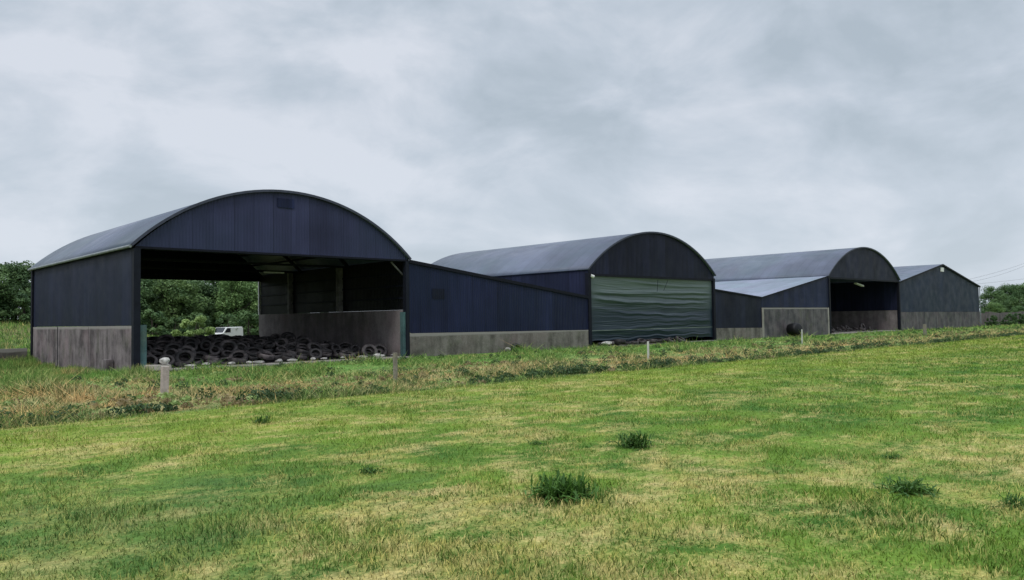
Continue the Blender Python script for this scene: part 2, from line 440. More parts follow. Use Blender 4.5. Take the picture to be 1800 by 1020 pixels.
# ------------------------------------------------------------------ ground
def sstep(a, b, x):
    t = np.clip((x - a) / (b - a), 0, 1); return t*t*(3-2*t)
_h = np.random.default_rng(5)
_ph = [( _h.uniform(0.15, 1.1), _h.uniform(0, 6.28), _h.uniform(0, 6.28)) for _ in range(9)]
def bumps(x, y):
    r = 0
    for f, a, p in _ph: r = r + np.sin(f*(x*math.cos(a)+y*math.sin(a))+p)/ (1+f*2)
    return r*0.12
def gz(x, y):
    x = np.asarray(x, float); y = np.asarray(y, float)
    z = 0.35 * (1 - sstep(15.2, 21.5, y)) * np.ones_like(x)
    z = z + bumps(x, y)*(0.10 + 0.45*sstep(15.2, 17, y)*(1-sstep(30, 34, y)))
    z = z - 0.10*np.exp(-((y-16.4)/0.9)**2)
    z = z - 0.05*sstep(20, 34, y)
    # shallow fall to the rear on the left of the first shed
    left = 1 - sstep(10.6, 12.0, x)
    z = z - 0.5*left*sstep(30, 48, y)*(1-sstep(50, 56, y))
    # rising rough pasture behind
    rise = sstep(56, 84, y)*(0.30 + 0.70*(1-sstep(25, 30, x)) + 1.5*(1-sstep(17, 27, x)) )*(1-sstep(60, 120, x))
    z = z + rise + 1.0*sstep(84, 120, y)*(1-sstep(60, 120, x))
    return z
def axis(segs):
    out = []
    for a, b, st in segs: out += list(np.arange(a, b, st))
    return np.array(out + [segs[-1][1]])
gx = axis([(-3000, -300, 300), (-300, -20, 20), (-20, 60, 0.5), (60, 180, 2), (180, 600, 30), (600, 6000, 600)])
gy = axis([(-3000, -300, 300), (-300, -10, 20), (-10, 40, 0.35), (40, 110, 1.5), (110, 600, 30), (600, 6000, 600)])
X, Y = np.meshgrid(gx, gy); Z = gz(X, Y)
nx, ny = len(gx), len(gy)
I = np.arange(nx*ny).reshape(ny, nx)
F = np.stack([I[:-1, :-1], I[:-1, 1:], I[1:, 1:], I[1:, :-1]], -1).reshape(-1, 4)
g = link('ground', np_mesh('ground', np.stack([X, Y, Z], -1).reshape(-1, 3), [F], smooth=True), M['ground'])
tag(g, kind='structure')

# ------------------------------------------------------------------ grass
def sample(n, d0, d1, pw, ymin, ymax, amin=-46, amax=44):
    """points scattered round the viewpoint, thinning with distance (density ~ d**-pw)"""
    u = RNG.random(n); q = 2 - pw
    d = (d0**q + u*(d1**q - d0**q))**(1/q)
    a = math.radians(46.5) + np.radians(RNG.uniform(amin, amax, n))
    x, y = d*np.cos(a), d*np.sin(a)
    k = (y > ymin) & (y < ymax)
    return x[k], y[k], d[k]
def blades(name, x, y, d, h, w, lean, mat, near=8.0):
    n = len(x); z = gz(x, y) - 0.01
    az = RNG.uniform(0, 2*np.pi, n); ld = RNG.uniform(0, 2*np.pi, n); l = lean*h*RNG.random(n)
    cx, sx = np.cos(az)*w/2, np.sin(az)*w/2
    lx, ly = np.cos(ld)*l, np.sin(ld)*l
    rnd = RNG.random(n)
    nr = d < near
    out = []; 
    a = nr; na = a.sum()
    def P(X, Y, Z): return np.stack([X, Y, Z], -1)
    va = np.stack([P(x[a]-cx[a], y[a]-sx[a], z[a]), P(x[a]+cx[a], y[a]+sx[a], z[a]),
                   P(x[a]+cx[a]*.8+lx[a]*.35, y[a]+sx[a]*.8+ly[a]*.35, z[a]+h[a]*.6),
                   P(x[a]-cx[a]*.8+lx[a]*.35, y[a]-sx[a]*.8+ly[a]*.35, z[a]+h[a]*.6),
                   P(x[a]+lx[a], y[a]+ly[a], z[a]+h[a])], 1).reshape(-1, 3)
    ia = np.arange(na)[:, None]*5
    qa = ia + np.array([[0, 1, 2, 3]]); ta = ia + np.array([[3, 2, 4]])
    b = ~nr; nb = b.sum()
    vb = np.stack([P(x[b]-cx[b], y[b]-sx[b], z[b]), P(x[b]+cx[b], y[b]+sx[b], z[b]),
                   P(x[b]+lx[b], y[b]+ly[b], z[b]+h[b])], 1).reshape(-1, 3)
    tb = na*5 + np.arange(nb)[:, None]*3 + np.array([[0, 1, 2]])
    r = np.concatenate([np.repeat(rnd[a], 5), np.repeat(rnd[b], 3)])
    fl = [f for f in (qa, ta, tb) if len(f)]
    return link(name, np_mesh(name, np.concatenate([va, vb]), fl, rnd=r), mat)

x, y, d = sample(560000, 2.2, 95, 1.5, -12, 15.35)
cl_ = bumps(x*6, y*6)/0.12
h = (0.022 + 0.036*RNG.random(len(x)))*(1 + 0.35*np.clip(cl_, -1, 1.5)) + 0.0006*d
w = 0.0030 + 0.0008*d
o = blades('mown_grass', x, y, d, h, w, 1.3, M['blade'])
tag(o, 'short mown pasture grass with straw coloured patches covering the field', 'grass', kind='stuff')
x, y, d = sample(420000, 14.5, 150, 1.35, 15.1, 35.3, -46, 48)
x2, y2, d2 = sample(60000, 14.5, 60, 1.2, 15.1, 35.3, -10, 48)
x = np.concatenate([x, x2]); y = np.concatenate([y, y2]); d = np.concatenate([d, d2])
cl_ = np.clip(bumps(x*3.1, y*3.1)/0.12, -1, 1.6)
lm = bumps(x*1.3+40, y*1.9)/0.12
h = (0.04 + 0.13*RNG.random(len(x))**1.4)*(1 + 0.55*cl_)*np.where(RNG.random(len(x)) < 0.025, 1.7, 1)*(1 + 0.5*np.clip(lm, -.6, 1.2))*(1 + 0.5*sstep(24, 32, y) + 0.0*x)
h *= np.where((y > 20) & (x > 10), 0.95, 1.1); h *= 0.55 + 0.45*np.clip((y-15.1)/0.7, 0, 1)
h = np.where((x < 11.3) & (y > 31), h*1.3, h)
k = ~((x > 10.9) & (y > 34.9))
x, y, d, h = x[k], y[k], d[k], h[k]
o = blades('verge_grass', x, y, d, h, 0.009 + 0.0009*d, 2.2, M['vblade'])
tag(o, 'rough unmown grass of the verge between the field and the sheds', 'grass', kind='stuff')
# left side and behind the first shed
n = 110000
x = RNG.uniform(0, 11.3, n); y = RNG.uniform(33, 55, n); k = x < 11.3
h = RNG.uniform(0.10, 0.38, n)*(1+0.5*np.clip(bumps(x*2, y*2)/.12, -1, 1))
o = blades('tall_side_grass', x[k], y[k], np.full(k.sum(), 40.), h[k], np.full(k.sum(), 0.03), 0.8, M['vblade'])
tag(o, 'tall seeding grass beside the left wall of the first shed', 'grass', kind='stuff')
n = 50000
x = RNG.uniform(4, 48, n); y = RNG.uniform(56, 90, n)
o = blades('pasture_grass', x, y, np.full(n, 70.), RNG.uniform(0.1, 0.4, n), np.full(n, 0.07), 0.8, M['vblade'])
tag(o, 'rough yellowing pasture grass behind the sheds', 'grass', kind='stuff')

# leafy weeds (docks, nettles) along the foot of the verge: a mass nobody could count
def leaf_cloud(centers, radii, per, size, squash=1.0, seed=1, up=0.2):
    r = np.random.default_rng(seed)
    C = np.repeat(np.asarray(centers, float), per, 0); R = np.repeat(np.asarray(radii, float), per)
    n = len(C); dv = r.normal(size=(n, 3)); dv /= np.linalg.norm(dv, axis=1)[:, None]
    rad = R*(0.35 + 0.65*r.random(n)**0.5)
    p = C + dv*rad[:, None]*np.array([1, 1, squash])
    nrm = dv + r.normal(size=(n, 3))*0.75 + np.array([0, 0, up]); nrm /= np.linalg.norm(nrm, axis=1)[:, None]
    t1 = np.cross(nrm, r.normal(size=(n, 3))); t1 /= np.linalg.norm(t1, axis=1)[:, None]; t2 = np.cross(nrm, t1)
    s = size*(0.5 + r.random(n))[:, None]
    v = np.stack([p - t1*s, p + t2*s*0.55, p + t1*s, p - t2*s*0.55], 1).reshape(-1, 3)
    f = np.arange(n)[:, None]*4 + np.array([[0, 1, 2, 3]])
    # leaves grouped in bunches share a tone, with a little jitter
    rn = np.repeat(np.repeat(r.random(len(centers)), per)*0.6 + r.random(n)*0.4, 4)
    return v, f, rn
cs, rs = [], []
r_ = random.Random(3)
for i in range(820):
    u = r_.random(); xx = 1.0 + 110*u**1.9
    if math.sin(xx*0.42) + math.sin(xx*0.17+1)*0.8 + r_.uniform(-.6, .6) < -0.35 and xx < 16: continue
    yy = 15.9 + abs(r_.gauss(0, 0.55)) if r_.random() < 0.62 else r_.uniform(17, 34)
    if xx < 7.5 and r_.random() < 0.75: continue
    s = r_.uniform(0.12, 0.26)
    cs.append((xx, yy, float(gz(xx, yy)) + s*0.5)); rs.append(s)
v, f, rn = leaf_cloud(cs, rs, 90, 0.035, 0.8, 4)
tag(link('verge_weeds', np_mesh('verge_weeds', v, [f], rnd=rn), M['leaf_verge']),
    'low dark leafy weeds along the foot of the verge', 'weeds', kind='stuff')

for mat_, nm_, sd_, n_, lb_ in (('leaf_light', 'verge_herbs', 9, 1500, 'small light green herbs scattered through the rough verge'),
                                ('leaf_dry', 'dry_clippings', 10, 1100, 'brown dry clippings and dead stalks lying in the rough verge')):
    cs, rs = [], []; r_ = random.Random(sd_)
    for i in range(n_):
        xx = 1.0 + 105*r_.random()**1.6; yy = r_.uniform(15.6, 34.5) if nm_ == 'verge_herbs' else r_.uniform(15.4, 28)
        if math.sin(xx*0.9+yy*1.3) + math.sin(xx*0.31-yy*.7)*0.8 + r_.uniform(-.7, .7) < 0: continue
        s = r_.uniform(0.10, 0.24); cs.append((xx, yy, float(gz(xx, yy)) + s*0.3)); rs.append(s)
    v, f, rn = leaf_cloud(cs, rs, 60, 0.035, 0.55, sd_)
    tag(link(nm_, np_mesh(nm_, v, [f], rnd=rn), M[mat_]), lb_, 'weeds', kind='stuff')

# ------------------------------------------------------------------ sheds
def arc(x0, x1, ze, za, n=32, grow=0.0):
    w = (x1-x0)/2; r = za-ze; Rr = (w*w+r*r)/(2*r); cx = (x0+x1)/2; cz = za-Rr
    a = math.asin(min(1, w/Rr)); Rg = Rr+grow
    if r > w: a = math.pi - a
    return [(cx+Rg*math.sin(-a+2*a*i/n), cz+Rg*math.cos(-a+2*a*i/n)) for i in range(n+1)]

def arched_roof(root, x0, x1, y0, y1, ze, za, mat, over=0.12, t=0.06):
    top = arc(x0, x1, ze, za, 36, t); bot = arc(x0, x1, ze, za, 36, 0)
    r = MB().strip(top, bot, y0-over, y1+over).build('roof', mat, root, smooth=False)
    for p in r.data.polygons:
        p.use_smooth = abs(p.normal.y) < 0.5 and p.area > 0.5
    # rim flashing that follows the arc at the front
    rt = arc(x0, x1, ze, za, 36, t+0.03); rb = arc(x0, x1, ze, za, 36, -0.03)
    MB().strip(rt, rb, y0-over-0.035, y0-over-0.003).build('bargeboard', M['edge'], root)
    return r

def gable_fill(root, x0, x1, y, ze, za, zb, mat, name='gable_sheet', thick=0.04):
    top = arc(x0+0.02, x1-0.02, ze, za, 36, -0.004)
    bot = [(px, zb) for px, pz in top]
    return MB().strip(top, bot, y, y+thick).build(name, mat, root)

def ribs(root, x0, x1, y0, y1, ze, za, n, mat):
    for i in range(n):
        yy = y0+0.25+(y1-y0-0.5)*i/(n-1)
        MB().strip(arc(x0, x1, ze, za, 20, -0.03), arc(x0, x1, ze, za, 20, -0.22), yy-0.05, yy+0.05).build('rafter', mat, root)
        MB().box(x0+0.1, x1-0.1, yy-0.04, yy+0.04, ze-0.12, ze).build('tie_beam', mat, root)
    m = MB()
    A = arc(x0, x1, ze, za, 14, -0.10)
    for i in range(1, 14):
        m = MB(); px_, pz_ = A[i]; m.box(px_-0.04, px_+0.04, y0+0.1, y1-0.1, pz_-0.07, pz_+0.05); m.build('purlin', mat, root)

# ---- shed one
SX0, SX1, SY0, SY1, SE, SA = 11.4, 25.96, 35.85, 54.1, 5.44, 8.5
s1 = empty('arched_shed', (18.7, 45, 0), 'largest nearest dark arched barn, open fronted, with a heap of tyres inside', 'barn', 'arched barns in the row')
rf = arched_roof(s1, SX0-0.16, SX1+0.06, SY0, SY1, SE, SA, M['roof'])
gable_fill(s1, SX0, SX1, SY0, SE, SA, SE-0.02, M['gable1'])
MB().strip([(SX0, SE+0.0), (SX1, SE+0.0)], [(SX0, SE-0.10), (SX1, SE-0.10)], SY0-0.03, SY0+0.06).build('front_beam', M['trim'], s1)
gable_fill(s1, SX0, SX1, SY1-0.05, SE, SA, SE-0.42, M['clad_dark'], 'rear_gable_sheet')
MB().box(18.05, 18.95, SY0-0.035, SY0-0.002, 7.72, 8.18).build('patch_panel', M['clad_x'], s1)
# left side: concrete below, sheet above, columns, panel joints
ys = [36.1, 42.6, 48.6, 54.65]
MB().box(SX0, SX0+0.04, SY0+0.0, SY1, 1.98, SE).build('side_cladding', M['clad_y'], s1)
for a, b in ((36.12, 42.53), (42.60, 48.25), (48.45, 53.88)):
    MB().box(SX0-0.03, SX0+0.17, a, b, -0.9, 1.965).build('concrete_wall', M['conc_side'], s1)
MB().box(SX0-0.015, SX0+0.2, 48.25, 48.45, -0.9, 1.96).build('column', M['trim'], s1)
MB().box(SX0-0.10, SX0+0.16, SY1-0.2, SY1+0.12, -0.9, SE).build('column', M['trim'], s1)
MB().box(SX0-0.06, SX0+0.22, SY0-0.06, SY0+0.24, -0.3, SE-0.1).build('column', M['steel'], s1)
MB().box(SX0+0.222, SX0+0.50, SY0+0.0, SY0+0.30, -0.3, 2.0).build('painted_pier', M['greenp'], s1)
MB().box(SX1-0.22, SX1-0.01, SY0-0.06, SY0+0.24, -0.3, SE-0.1).build('column', M['steel'], s1)
MB().box(SX1-0.40, SX1-0.222, SY0+0.02, SY0+0.30, -0.3, 2.5).build('painted_pier', M['greenp'], s1)
# gutter under the left eave
MB().tube([(SX0-0.22, SY0-0.1, SE-0.02), (SX0-0.22, SY1+0.1, SE-0.02)], 0.07, 8).build('gutter', M['gut'], s1)
# right side wall, seen from inside
MB().box(SX1-0.20, SX1-0.02, SY0+0.31, SY1, -0.3, 2.62).build('concrete_wall', M['conc_in'], s1)
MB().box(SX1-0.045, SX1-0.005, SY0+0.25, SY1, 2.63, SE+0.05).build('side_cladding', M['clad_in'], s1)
for yy, ww in ((42.9, 0.17), (49.3, 0.14)):
    MB().box(SX1-0.36, SX1-0.06, yy-ww, yy+ww, 2.625, SE-0.02).build('column', M['rsj'], s1)
MB().box(SX1-0.2, SX1-0.06, SY1-0.02, SY1+0.12, 2.625, SE-0.4).build('column', M['white'], s1)
MB().tube([(SX1-0.15, SY0+0.35, 4.6), (SX1-0.95, SY0+0.35, SE-0.12)], 0.05, 6).build('knee_brace', M['rsj'], s1)
for zz in (3.3, 4.0, 4.7):
    MB().box(SX1-0.11, SX1-0.05, SY0+0.4, SY1-0.1, zz-0.05, zz+0.05).build('side_rail', M['steel'], s1)
ribs(s1, SX0, SX1, SY0, SY1, SE, SA, 4, M['steel'])
MB().box(21.3, 22.6, 44.0, 44.12, 5.0, 5.08).build('strip_light', M['white'], s1)
MB().box(SX0+0.2, SX1-0.2, SY0-0.9, SY1, -0.35, 0.03).build('floor_slab', M['conc_pad'], s1)

# ---- lean-to between the first and second shed
l1 = empty('lean_to_shed', (33.5, 40, 0), 'long navy lean-to with sloping roof joining first and second arched barns', 'lean-to', 'lean-tos between the barns')
T0, T1 = (SX1+0.02, 5.32), (41.22, 3.42)
MB().strip([T0, T1], [(T0[0], 1.32), (T1[0], 1.20)], SY0+0.0, SY0+0.04).build('front_cladding', M['clad_x'], l1)
MB().strip([(T0[0], 1.30), (T1[0]-0.05, 1.19)], [(T0[0], -0.5), (T1[0]-0.05, -0.5)], SY0-0.05, SY0+0.14).build('concrete_wall', M['conc_link'], l1)
MB().strip([(T0[0], T0[1]+0.10), (T1[0], T1[1]+0.10)], [T0, T1], SY0-0.05, SY1-0.5).build('roof', M['roof'], l1)
MB().strip([(T0[0], T0[1]+0.13), (T1[0], T1[1]+0.13)], [(T0[0], T0[1]-0.06), (T1[0], T1[1]-0.06)], SY0-0.09, SY0-0.055).build('bargeboard', M['trim'], l1)
MB().box(27.6, 28.5, SY0-0.02, SY0-0.002, 3.25, 3.85).build('patch_panel', M['clad_dark'], l1)

# ---- shed two
A0, A1, AE, AA, AY1 = 41.3, 57.32, 5.38, 8.47, 56.8
s2 = empty('arched_shed', (49.3, 46, 0), 'second dark arched barn, its whole opening closed by a green sheet curtain', 'barn', 'arched barns in the row')
arched_roof(s2, A0-0.1, A1+0.1, SY0, AY1, AE, AA, M['roof'])
gable_fill(s2, A0, A1, SY0, AE, AA, AE-0.25, M['clad_dark'])
MB().box(A0, A1, SY0-0.03, SY0+0.07, AE-0.42, AE-0.25).build('front_beam', M['trim'], s2)
gable_fill(s2, A0, A1, AY1-0.05, AE, AA, -0.2, M['clad_dark'], 'rear_wall')
MB().box(A0, A0+0.04, SY0, AY1, -0.2, AE).build('side_cladding', M['clad_y'], s2)
MB().box(A1-0.04, A1, SY0, AY1, -0.2, AE).build('side_cladding', M['clad_y'], s2)
MB().box(A0-0.07, A0+0.22, SY0-0.08, SY0+0.22, -0.4, AE-0.2).build('column', M['trim'], s2)
MB().box(A1-0.22, A1+0.05, SY0-0.08, SY0+0.22, -0.4, AE-0.2).build('column', M['trim'], s2)
ribs(s2, A0, A1, SY0, AY1, AE, AA, 3, M['steel'])
MB().box(A0+0.2, A1-0.2, SY0-0.2, AY1-0.1, -0.4, 0.02).build('floor_slab', M['conc_pad'], s2)
# wrinkled curtain
cx0, cx1, cz0, cz1 = A0+0.24, A1-0.24, 0.36, AE-0.40
NX, NZ = 130, 260
gu, gv = np.meshgrid(np.linspace(0, 1, NX), np.linspace(0, 1, NZ))
rr = np.random.default_rng(21)
dep = np.zeros_like(gu)
for k in range(26):
    v0 = rr.uniform(0.05, 0.98); sl = rr.uniform(-0.16, 0.16); sag = rr.uniform(-0.07, 0.03)
    u0 = rr.choice([0.0, 1.0, 0.9, 0.05]); wv = rr.uniform(0.008, 0.045); am = rr.uniform(0.015, 0.045)*rr.choice([1, 1, -0.7])
    line = v0 + sl*(gu-u0) + sag*np.sin(np.pi*gu)
    dep += am*np.exp(-((gv-line)/wv)**2)*np.clip(1.15-abs(gu-u0)*rr.uniform(0.3, 1.2), 0.1, 1)
for k in range(46):
    v0 = rr.uniform(0.04, 0.97); sl = rr.uniform(-0.22, 0.22)*(1 if v0 > 0.3 else 0.3); u0 = rr.choice([0.0, 1.0, 0.5]); uc = rr.uniform(0, 1); ul = rr.uniform(0.15, 0.5)
    dep += rr.uniform(0.008, 0.022)*np.exp(-((gv-(v0+sl*(gu-u0)-0.03*np.sin(np.pi*gu)))/rr.uniform(0.004, 0.009))**2)*np.exp(-((gu-uc)/ul)**2)
dep += 0.07*np.sin(gv*5+gu*0.8)*np.sin(np.pi*gu)
dep *= np.minimum(1, np.minimum(gu, 1-gu)*12+0.05)*np.minimum(1, (1-gv)*14+0.05)
bot = cz0 + 0.05*np.sin(gu*17) + 0.04*np.sin(gu*41) - 0.05*gu
VV = np.stack([cx0+(cx1-cx0)*gu, SY0+0.10-dep*1.0, bot+(cz1-bot)*gv], -1).reshape(-1, 3)
I = np.arange(NX*NZ).reshape(NZ, NX)
FF = np.stack([I[:-1, :-1], I[:-1, 1:], I[1:, 1:], I[1:, :-1]], -1).reshape(-1, 4)
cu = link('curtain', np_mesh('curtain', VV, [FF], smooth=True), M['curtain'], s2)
cu['label'] = 'green plastic sheet curtain pulled into horizontal creases'
MB().tube([(cx0, SY0-0.02, 4.98), (cx0+0.25, SY0-0.1, 4.9)], 0.12, 8).build('curtain_tie', M['white'], s2)
MB().tube([(49.2, SY0-0.18, 4.86), (49.05, SY0-0.2, 3.95)], 0.018, 5).build('curtain_cord', M['trim'], s2)
MB().tube([(50.5, SY0-0.18, 4.86), (49.9, SY0-0.2, 4.05)], 0.018, 5).build('curtain_cord', M['trim'], s2)

# ---- lean-to two (falls away from shed two) and lean-to three (rises to shed three), meeting in a valley
l2 = empty('lean_to_shed', (61, 40, 0), 'short dark lean-to falling from the green curtained barn to the roof valley', 'lean-to', 'lean-tos between the barns')
VX, VZ = 65.1, 3.60
MB().strip([(A1+0.06, 4.20), (VX-0.02, VZ)], [(A1+0.06, 1.02), (VX-0.02, 0.92)], SY0+0.0, SY0+0.04).build('front_cladding', M['clad_dark'], l2)
MB().strip([(A1+0.06, 1.01), (VX-0.02, 0.91)], [(A1+0.06, -0.4), (VX-0.02, -0.4)], SY0-0.04, SY0+0.14).build('concrete_wall', M['conc_link'], l2)
MB().strip([(A1+0.06, 4.28), (VX-0.02, VZ+0.08)], [(A1+0.06, 4.20), (VX-0.02, VZ)], SY0-0.06, 56).build('roof', M['roof'], l2)
MB().strip([(A1+0.06, 4.30), (VX-0.02, VZ+0.10)], [(A1+0.06, 4.18), (VX-0.02, VZ-0.02)], SY0-0.10, SY0-0.065).build('bargeboard', M['trim'], l2)
B0, B1, BE, BA, BY1 = 78.7, 97.7, 5.95, 9.36, 58.0
l3 = empty('lean_to_shed', (72, 40, 0), 'lean-to with pale roof rising to third arched barn, black bale against its concrete', 'lean-to', 'lean-tos between the barns')
MB().strip([(VX, VZ), (B0-0.05, BE-0.05)], [(VX, 2.74), (B0-0.05, 2.74)], SY0+0.0, SY0+0.04).build('front_cladding', M['clad_x'], l3)
for a, b in ((VX, 68.9), (68.95, 73.6), (73.65, B0-0.08)):
    MB().box(a, b, SY0-0.04, SY0+0.16, -0.4, 2.72).build('concrete_wall', M['conc_far'], l3)
MB().box(VX-0.05, VX+0.28, SY0-0.07, SY0-0.042, -0.4, 2.72).build('concrete_pier', M['conc_post'] if False else M['conc_pad'], l3)
MB().box(B0-0.34, B0-0.08, SY0-0.07, SY0-0.042, -0.4, 2.72).build('concrete_pier', M['conc_pad'], l3)
MB().strip([(VX, VZ+0.08), (B0-0.05, BE+0.03)], [(VX, VZ), (B0-0.05, BE-0.05)], SY0-0.06, 57.5).build('roof', M['roof_pale'], l3)
MB().strip([(VX, VZ+0.10), (B0-0.05, BE+0.05)], [(VX, VZ-0.02), (B0-0.05, BE-0.07)], SY0-0.10, SY0-0.065).build('bargeboard', M['trim'], l3)

# ---- shed three
s3 = empty('arched_shed', (88, 46, 0), 'third arched barn, black and steep sided, open, with a white light fitting under its gable', 'barn', 'arched barns in the row')
arched_roof(s3, B0-0.1, B1+0.1, SY0, BY1, BE, BA, M['roof'])
gable_fill(s3, B0, B1, SY0, BE, BA, BE-0.05, M['clad_dark'])
MB().box(B0, B1, SY0-0.03, SY0+0.07, BE-0.22, BE-0.05).build('front_beam', M['trim'], s3)
gable_fill(s3, B0, B1, BY1-0.05, BE, BA, BE-0.1, M['clad_dark'], 'rear_gable_sheet')
MB().box(B0, B0+0.05, SY0, BY1, -0.3, BE).build('side_cladding', M['clad_y'], s3)
MB().box(B1-0.05, B1, SY0, BY1, 2.42, BE).build('side_cladding', M['clad_y'], s3)
MB().box(B1-0.25, B1-0.055, SY0+0.25, BY1-0.3, -0.3, 2.4).build('concrete_wall', M['conc_in'], s3)
MB().box(B0+0.06, B0+0.35, SY0-0.08, SY0+0.3, -0.3, BE-0.23).build('column', M['trim'], s3)
MB().box(B1-0.25, B1+0.03, SY0-0.08, SY0+0.22, -0.3, BE-0.23).build('column', M['trim'], s3)
MB().box(B0+1.6, B0+1.85, 40, 40.2, -0.3, BE-0.1).build('column', M['steel'], s3)
lf = MB().add([(88.2,36.9,5.55),(90.2,36.9,5.28),(90.2,37.2,5.28),(88.2,37.2,5.55),(88.2,36.9,5.42),(90.2,36.9,5.12),(90.2,37.2,5.12),(88.2,37.2,5.42)],[(0,1,2,3),(7,6,5,4),(0,4,5,1),(1,5,6,2),(2,6,7,3),(3,7,4,0)]).build('strip_light', M['white'], s3)
# rear wall
RW = MB()
RW.box(B0+0.05, B1-0.05, BY1-0.10, BY1-0.055, 2.4, BE-0.1)
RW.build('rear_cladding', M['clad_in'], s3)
MB().box(B0+0.05, B1-0.26, BY1-0.30, BY1-0.11, -0.3, 2.4).build('concrete_wall', M['conc_in'], s3)
ribs(s3, B0, B1, SY0, BY1, BE, BA, 3, M['steel'])
MB().box(B0+0.2, B1-0.3, SY0-0.2, BY1-0.35, -0.4, 0.03).build('floor_slab', M['conc_pad'], s3)

# ---- gabled shed four
G0, G1, GXa, GZa, GY1 = 97.85, 127.8, 112.6, 8.40, 60.5
GL, GR = 5.80, 5.78
s4 = empty('gabled_shed', (112, 48, 0), 'blue-black shed with pitched roof and small vent below its ridge, farthest right', 'barn')
MB().strip([(G0, GL), (GXa, GZa), (G1, GR)], [(G0, 2.20), (GXa, 2.16), (G1, 2.10)], SY0, SY0+0.04).build('front_cladding', M['clad4'], s4)
MB().strip([(G0, GL), (GXa, GZa), (G1, GR)], [(G0, 0), (GXa, 0), (G1, 0)], GY1-0.05, GY1-0.01).build('rear_wall', M['clad4'], s4)
for a, b, z_ in ((G0, 105.3, 2.18), (105.35, 112.6, 2.16), (112.65, 120, 2.13), (120.05, G1, 2.1)):
    MB().box(a, b, SY0-0.05, SY0+0.14, -0.5, z_).build('concrete_wall', M['conc_far'], s4)
MB().box(G1-0.04, G1, SY0+0.05, GY1-0.06, 2.1, GR-0.05).build('side_cladding', M['clad_y'], s4)
MB().box(G1-0.2, G1+0.02, SY0+0.15, GY1, -0.5, 2.09).build('concrete_wall', M['conc_far'], s4)
MB().strip([(G0, GL+0.08), (GXa, GZa+0.08)], [(G0, GL+0.004), (GXa, GZa+0.004)], SY0-0.15, GY1+0.1).build('roof', M['roof'], s4)
MB().strip([(GXa+0.002, GZa+0.08), (G1+0.3, GR+0.04)], [(GXa+0.002, GZa+0.004), (G1+0.3, GR-0.03)], SY0-0.15, GY1+0.1).build('roof', M['roof'], s4)
MB().strip([(G0, GL+0.10), (GXa, GZa+0.10), (G1+0.3, GR+0.06)], [(G0, GL-0.08), (GXa, GZa-0.10), (G1+0.3, GR-0.12)], SY0-0.19, SY0-0.153).build('bargeboard', M['trim'], s4)
ob = MB().box(112.0, 113.15, SY0-0.09, SY0-0.003, 7.48, 8.02).build('ridge_vent', M['white'], s4)
MB().tube([(G1+0.32, SY0-0.2, GR-0.02), (G1+0.32, GY1, GR-0.02)], 0.08, 8).build('gutter', M['gut'], s4)
MB().tube([(G1+0.25, SY0-0.1, GR-0.1), (G1+0.12, SY0-0.1, GR-0.5), (G1+0.12, SY0-0.1, 0)], 0.06, 8).build('downpipe', M['gut'], s4)

# ------------------------------------------------------------------ walls left and right
w = MB().box(-4, 11.15, 54.25, 54.45, -1.2, 0.70); MBo = w.build('concrete_wall', concrete('concrete_low', (0.15, 0.135, 0.12), (0.06, 0.05, 0.05), top=0.56), None)
tag(MBo, 'low stained concrete wall running into the rear corner of the nearest barn', 'wall')
w = MB(); segx = 128.6
rw = random.Random(8)
while segx < 176:
    hh = 1.95 + rw.uniform(-0.12, 0.15); w.box(segx, segx+1.4, 36.0+rw.uniform(-.05, .05), 36.5, -0.4, hh); segx += 1.403
tag(w.build('field_wall', concrete('wall_rubble', (0.15, 0.13, 0.125), (0.06, 0.055, 0.055)), None), 'rough grey boundary wall continuing beyond the gabled shed', 'wall')

# ------------------------------------------------------------------ silage heap and tyres
def heap(x, y):
    top = 0.80*sstep(36.6, 40.5, y) + 0.08*sstep(41, 52, y)
    k = 1 - 0.93*sstep(20.6, 25.4, x - (y-37)*0.10)
    return 0.05 + top*k + 0.05*np.sin(x*1.7+y)*np.sin(y*1.1)*sstep(36.6, 38, y)
hx = np.linspace(SX0+0.51, SX1-0.41, 60); hy = np.linspace(36.35, 53.9, 70)
X, Y = np.meshgrid(hx, hy); Z = heap(X, Y)
I = np.arange(X.size).reshape(X.shape)
F = np.stack([I[:-1, :-1], I[:-1, 1:], I[1:, 1:], I[1:, :-1]], -1).reshape(-1, 4)
tag(link('silage_cover', np_mesh('silage_cover', np.stack([X, Y, Z], -1).reshape(-1, 3), [F], smooth=True), M['plastic']),
    'black plastic sheet over the silage heap under the tyres in the nearest barn', 'plastic sheet')

def tyre_mesh(name, R, W, seg=24):
    prof = [(0.56, -0.36), (0.60, -0.46), (0.78, -0.5), (0.93, -0.43), (1.0, -0.30), (1.0, 0.30), (0.93, 0.43), (0.78, 0.5),
            (0.60, 0.46), (0.56, 0.36), (0.66, 0.25), (0.86, 0.2), (0.88, -0.2), (0.66, -0.25)]
    vs = []; n = len(prof)
    for k in range(seg):
        a = 2*math.pi*k/seg
        for i, (r, z) in enumerate(prof):
            rr = R*r*(0.965 if (k % 2 and 3 < i < 6) else 1)
            vs.append((rr*math.cos(a), rr*math.sin(a), z*W))
    fs = [(k*n+i, ((k+1) % seg)*n+i, ((k+1) % seg)*n+(i+1) % n, k*n+(i+1) % n) for k in range(seg) for i in range(n)]
    me = bpy.data.meshes.new(name); me.from_pydata(vs, [], fs); me.materials.append(M['rubber'])
    me.polygons.foreach_set('use_smooth', [True]*len(me.polygons)); me.update()
    return me
TY = [tyre_mesh('car_tyre', 0.31, 0.21), tyre_mesh('wide_tyre', 0.35, 0.25), tyre_mesh('lorry_tyre', 0.46, 0.27), tyre_mesh('thin_tyre', 0.29, 0.18)]
rt = random.Random(12)
cnt = 0
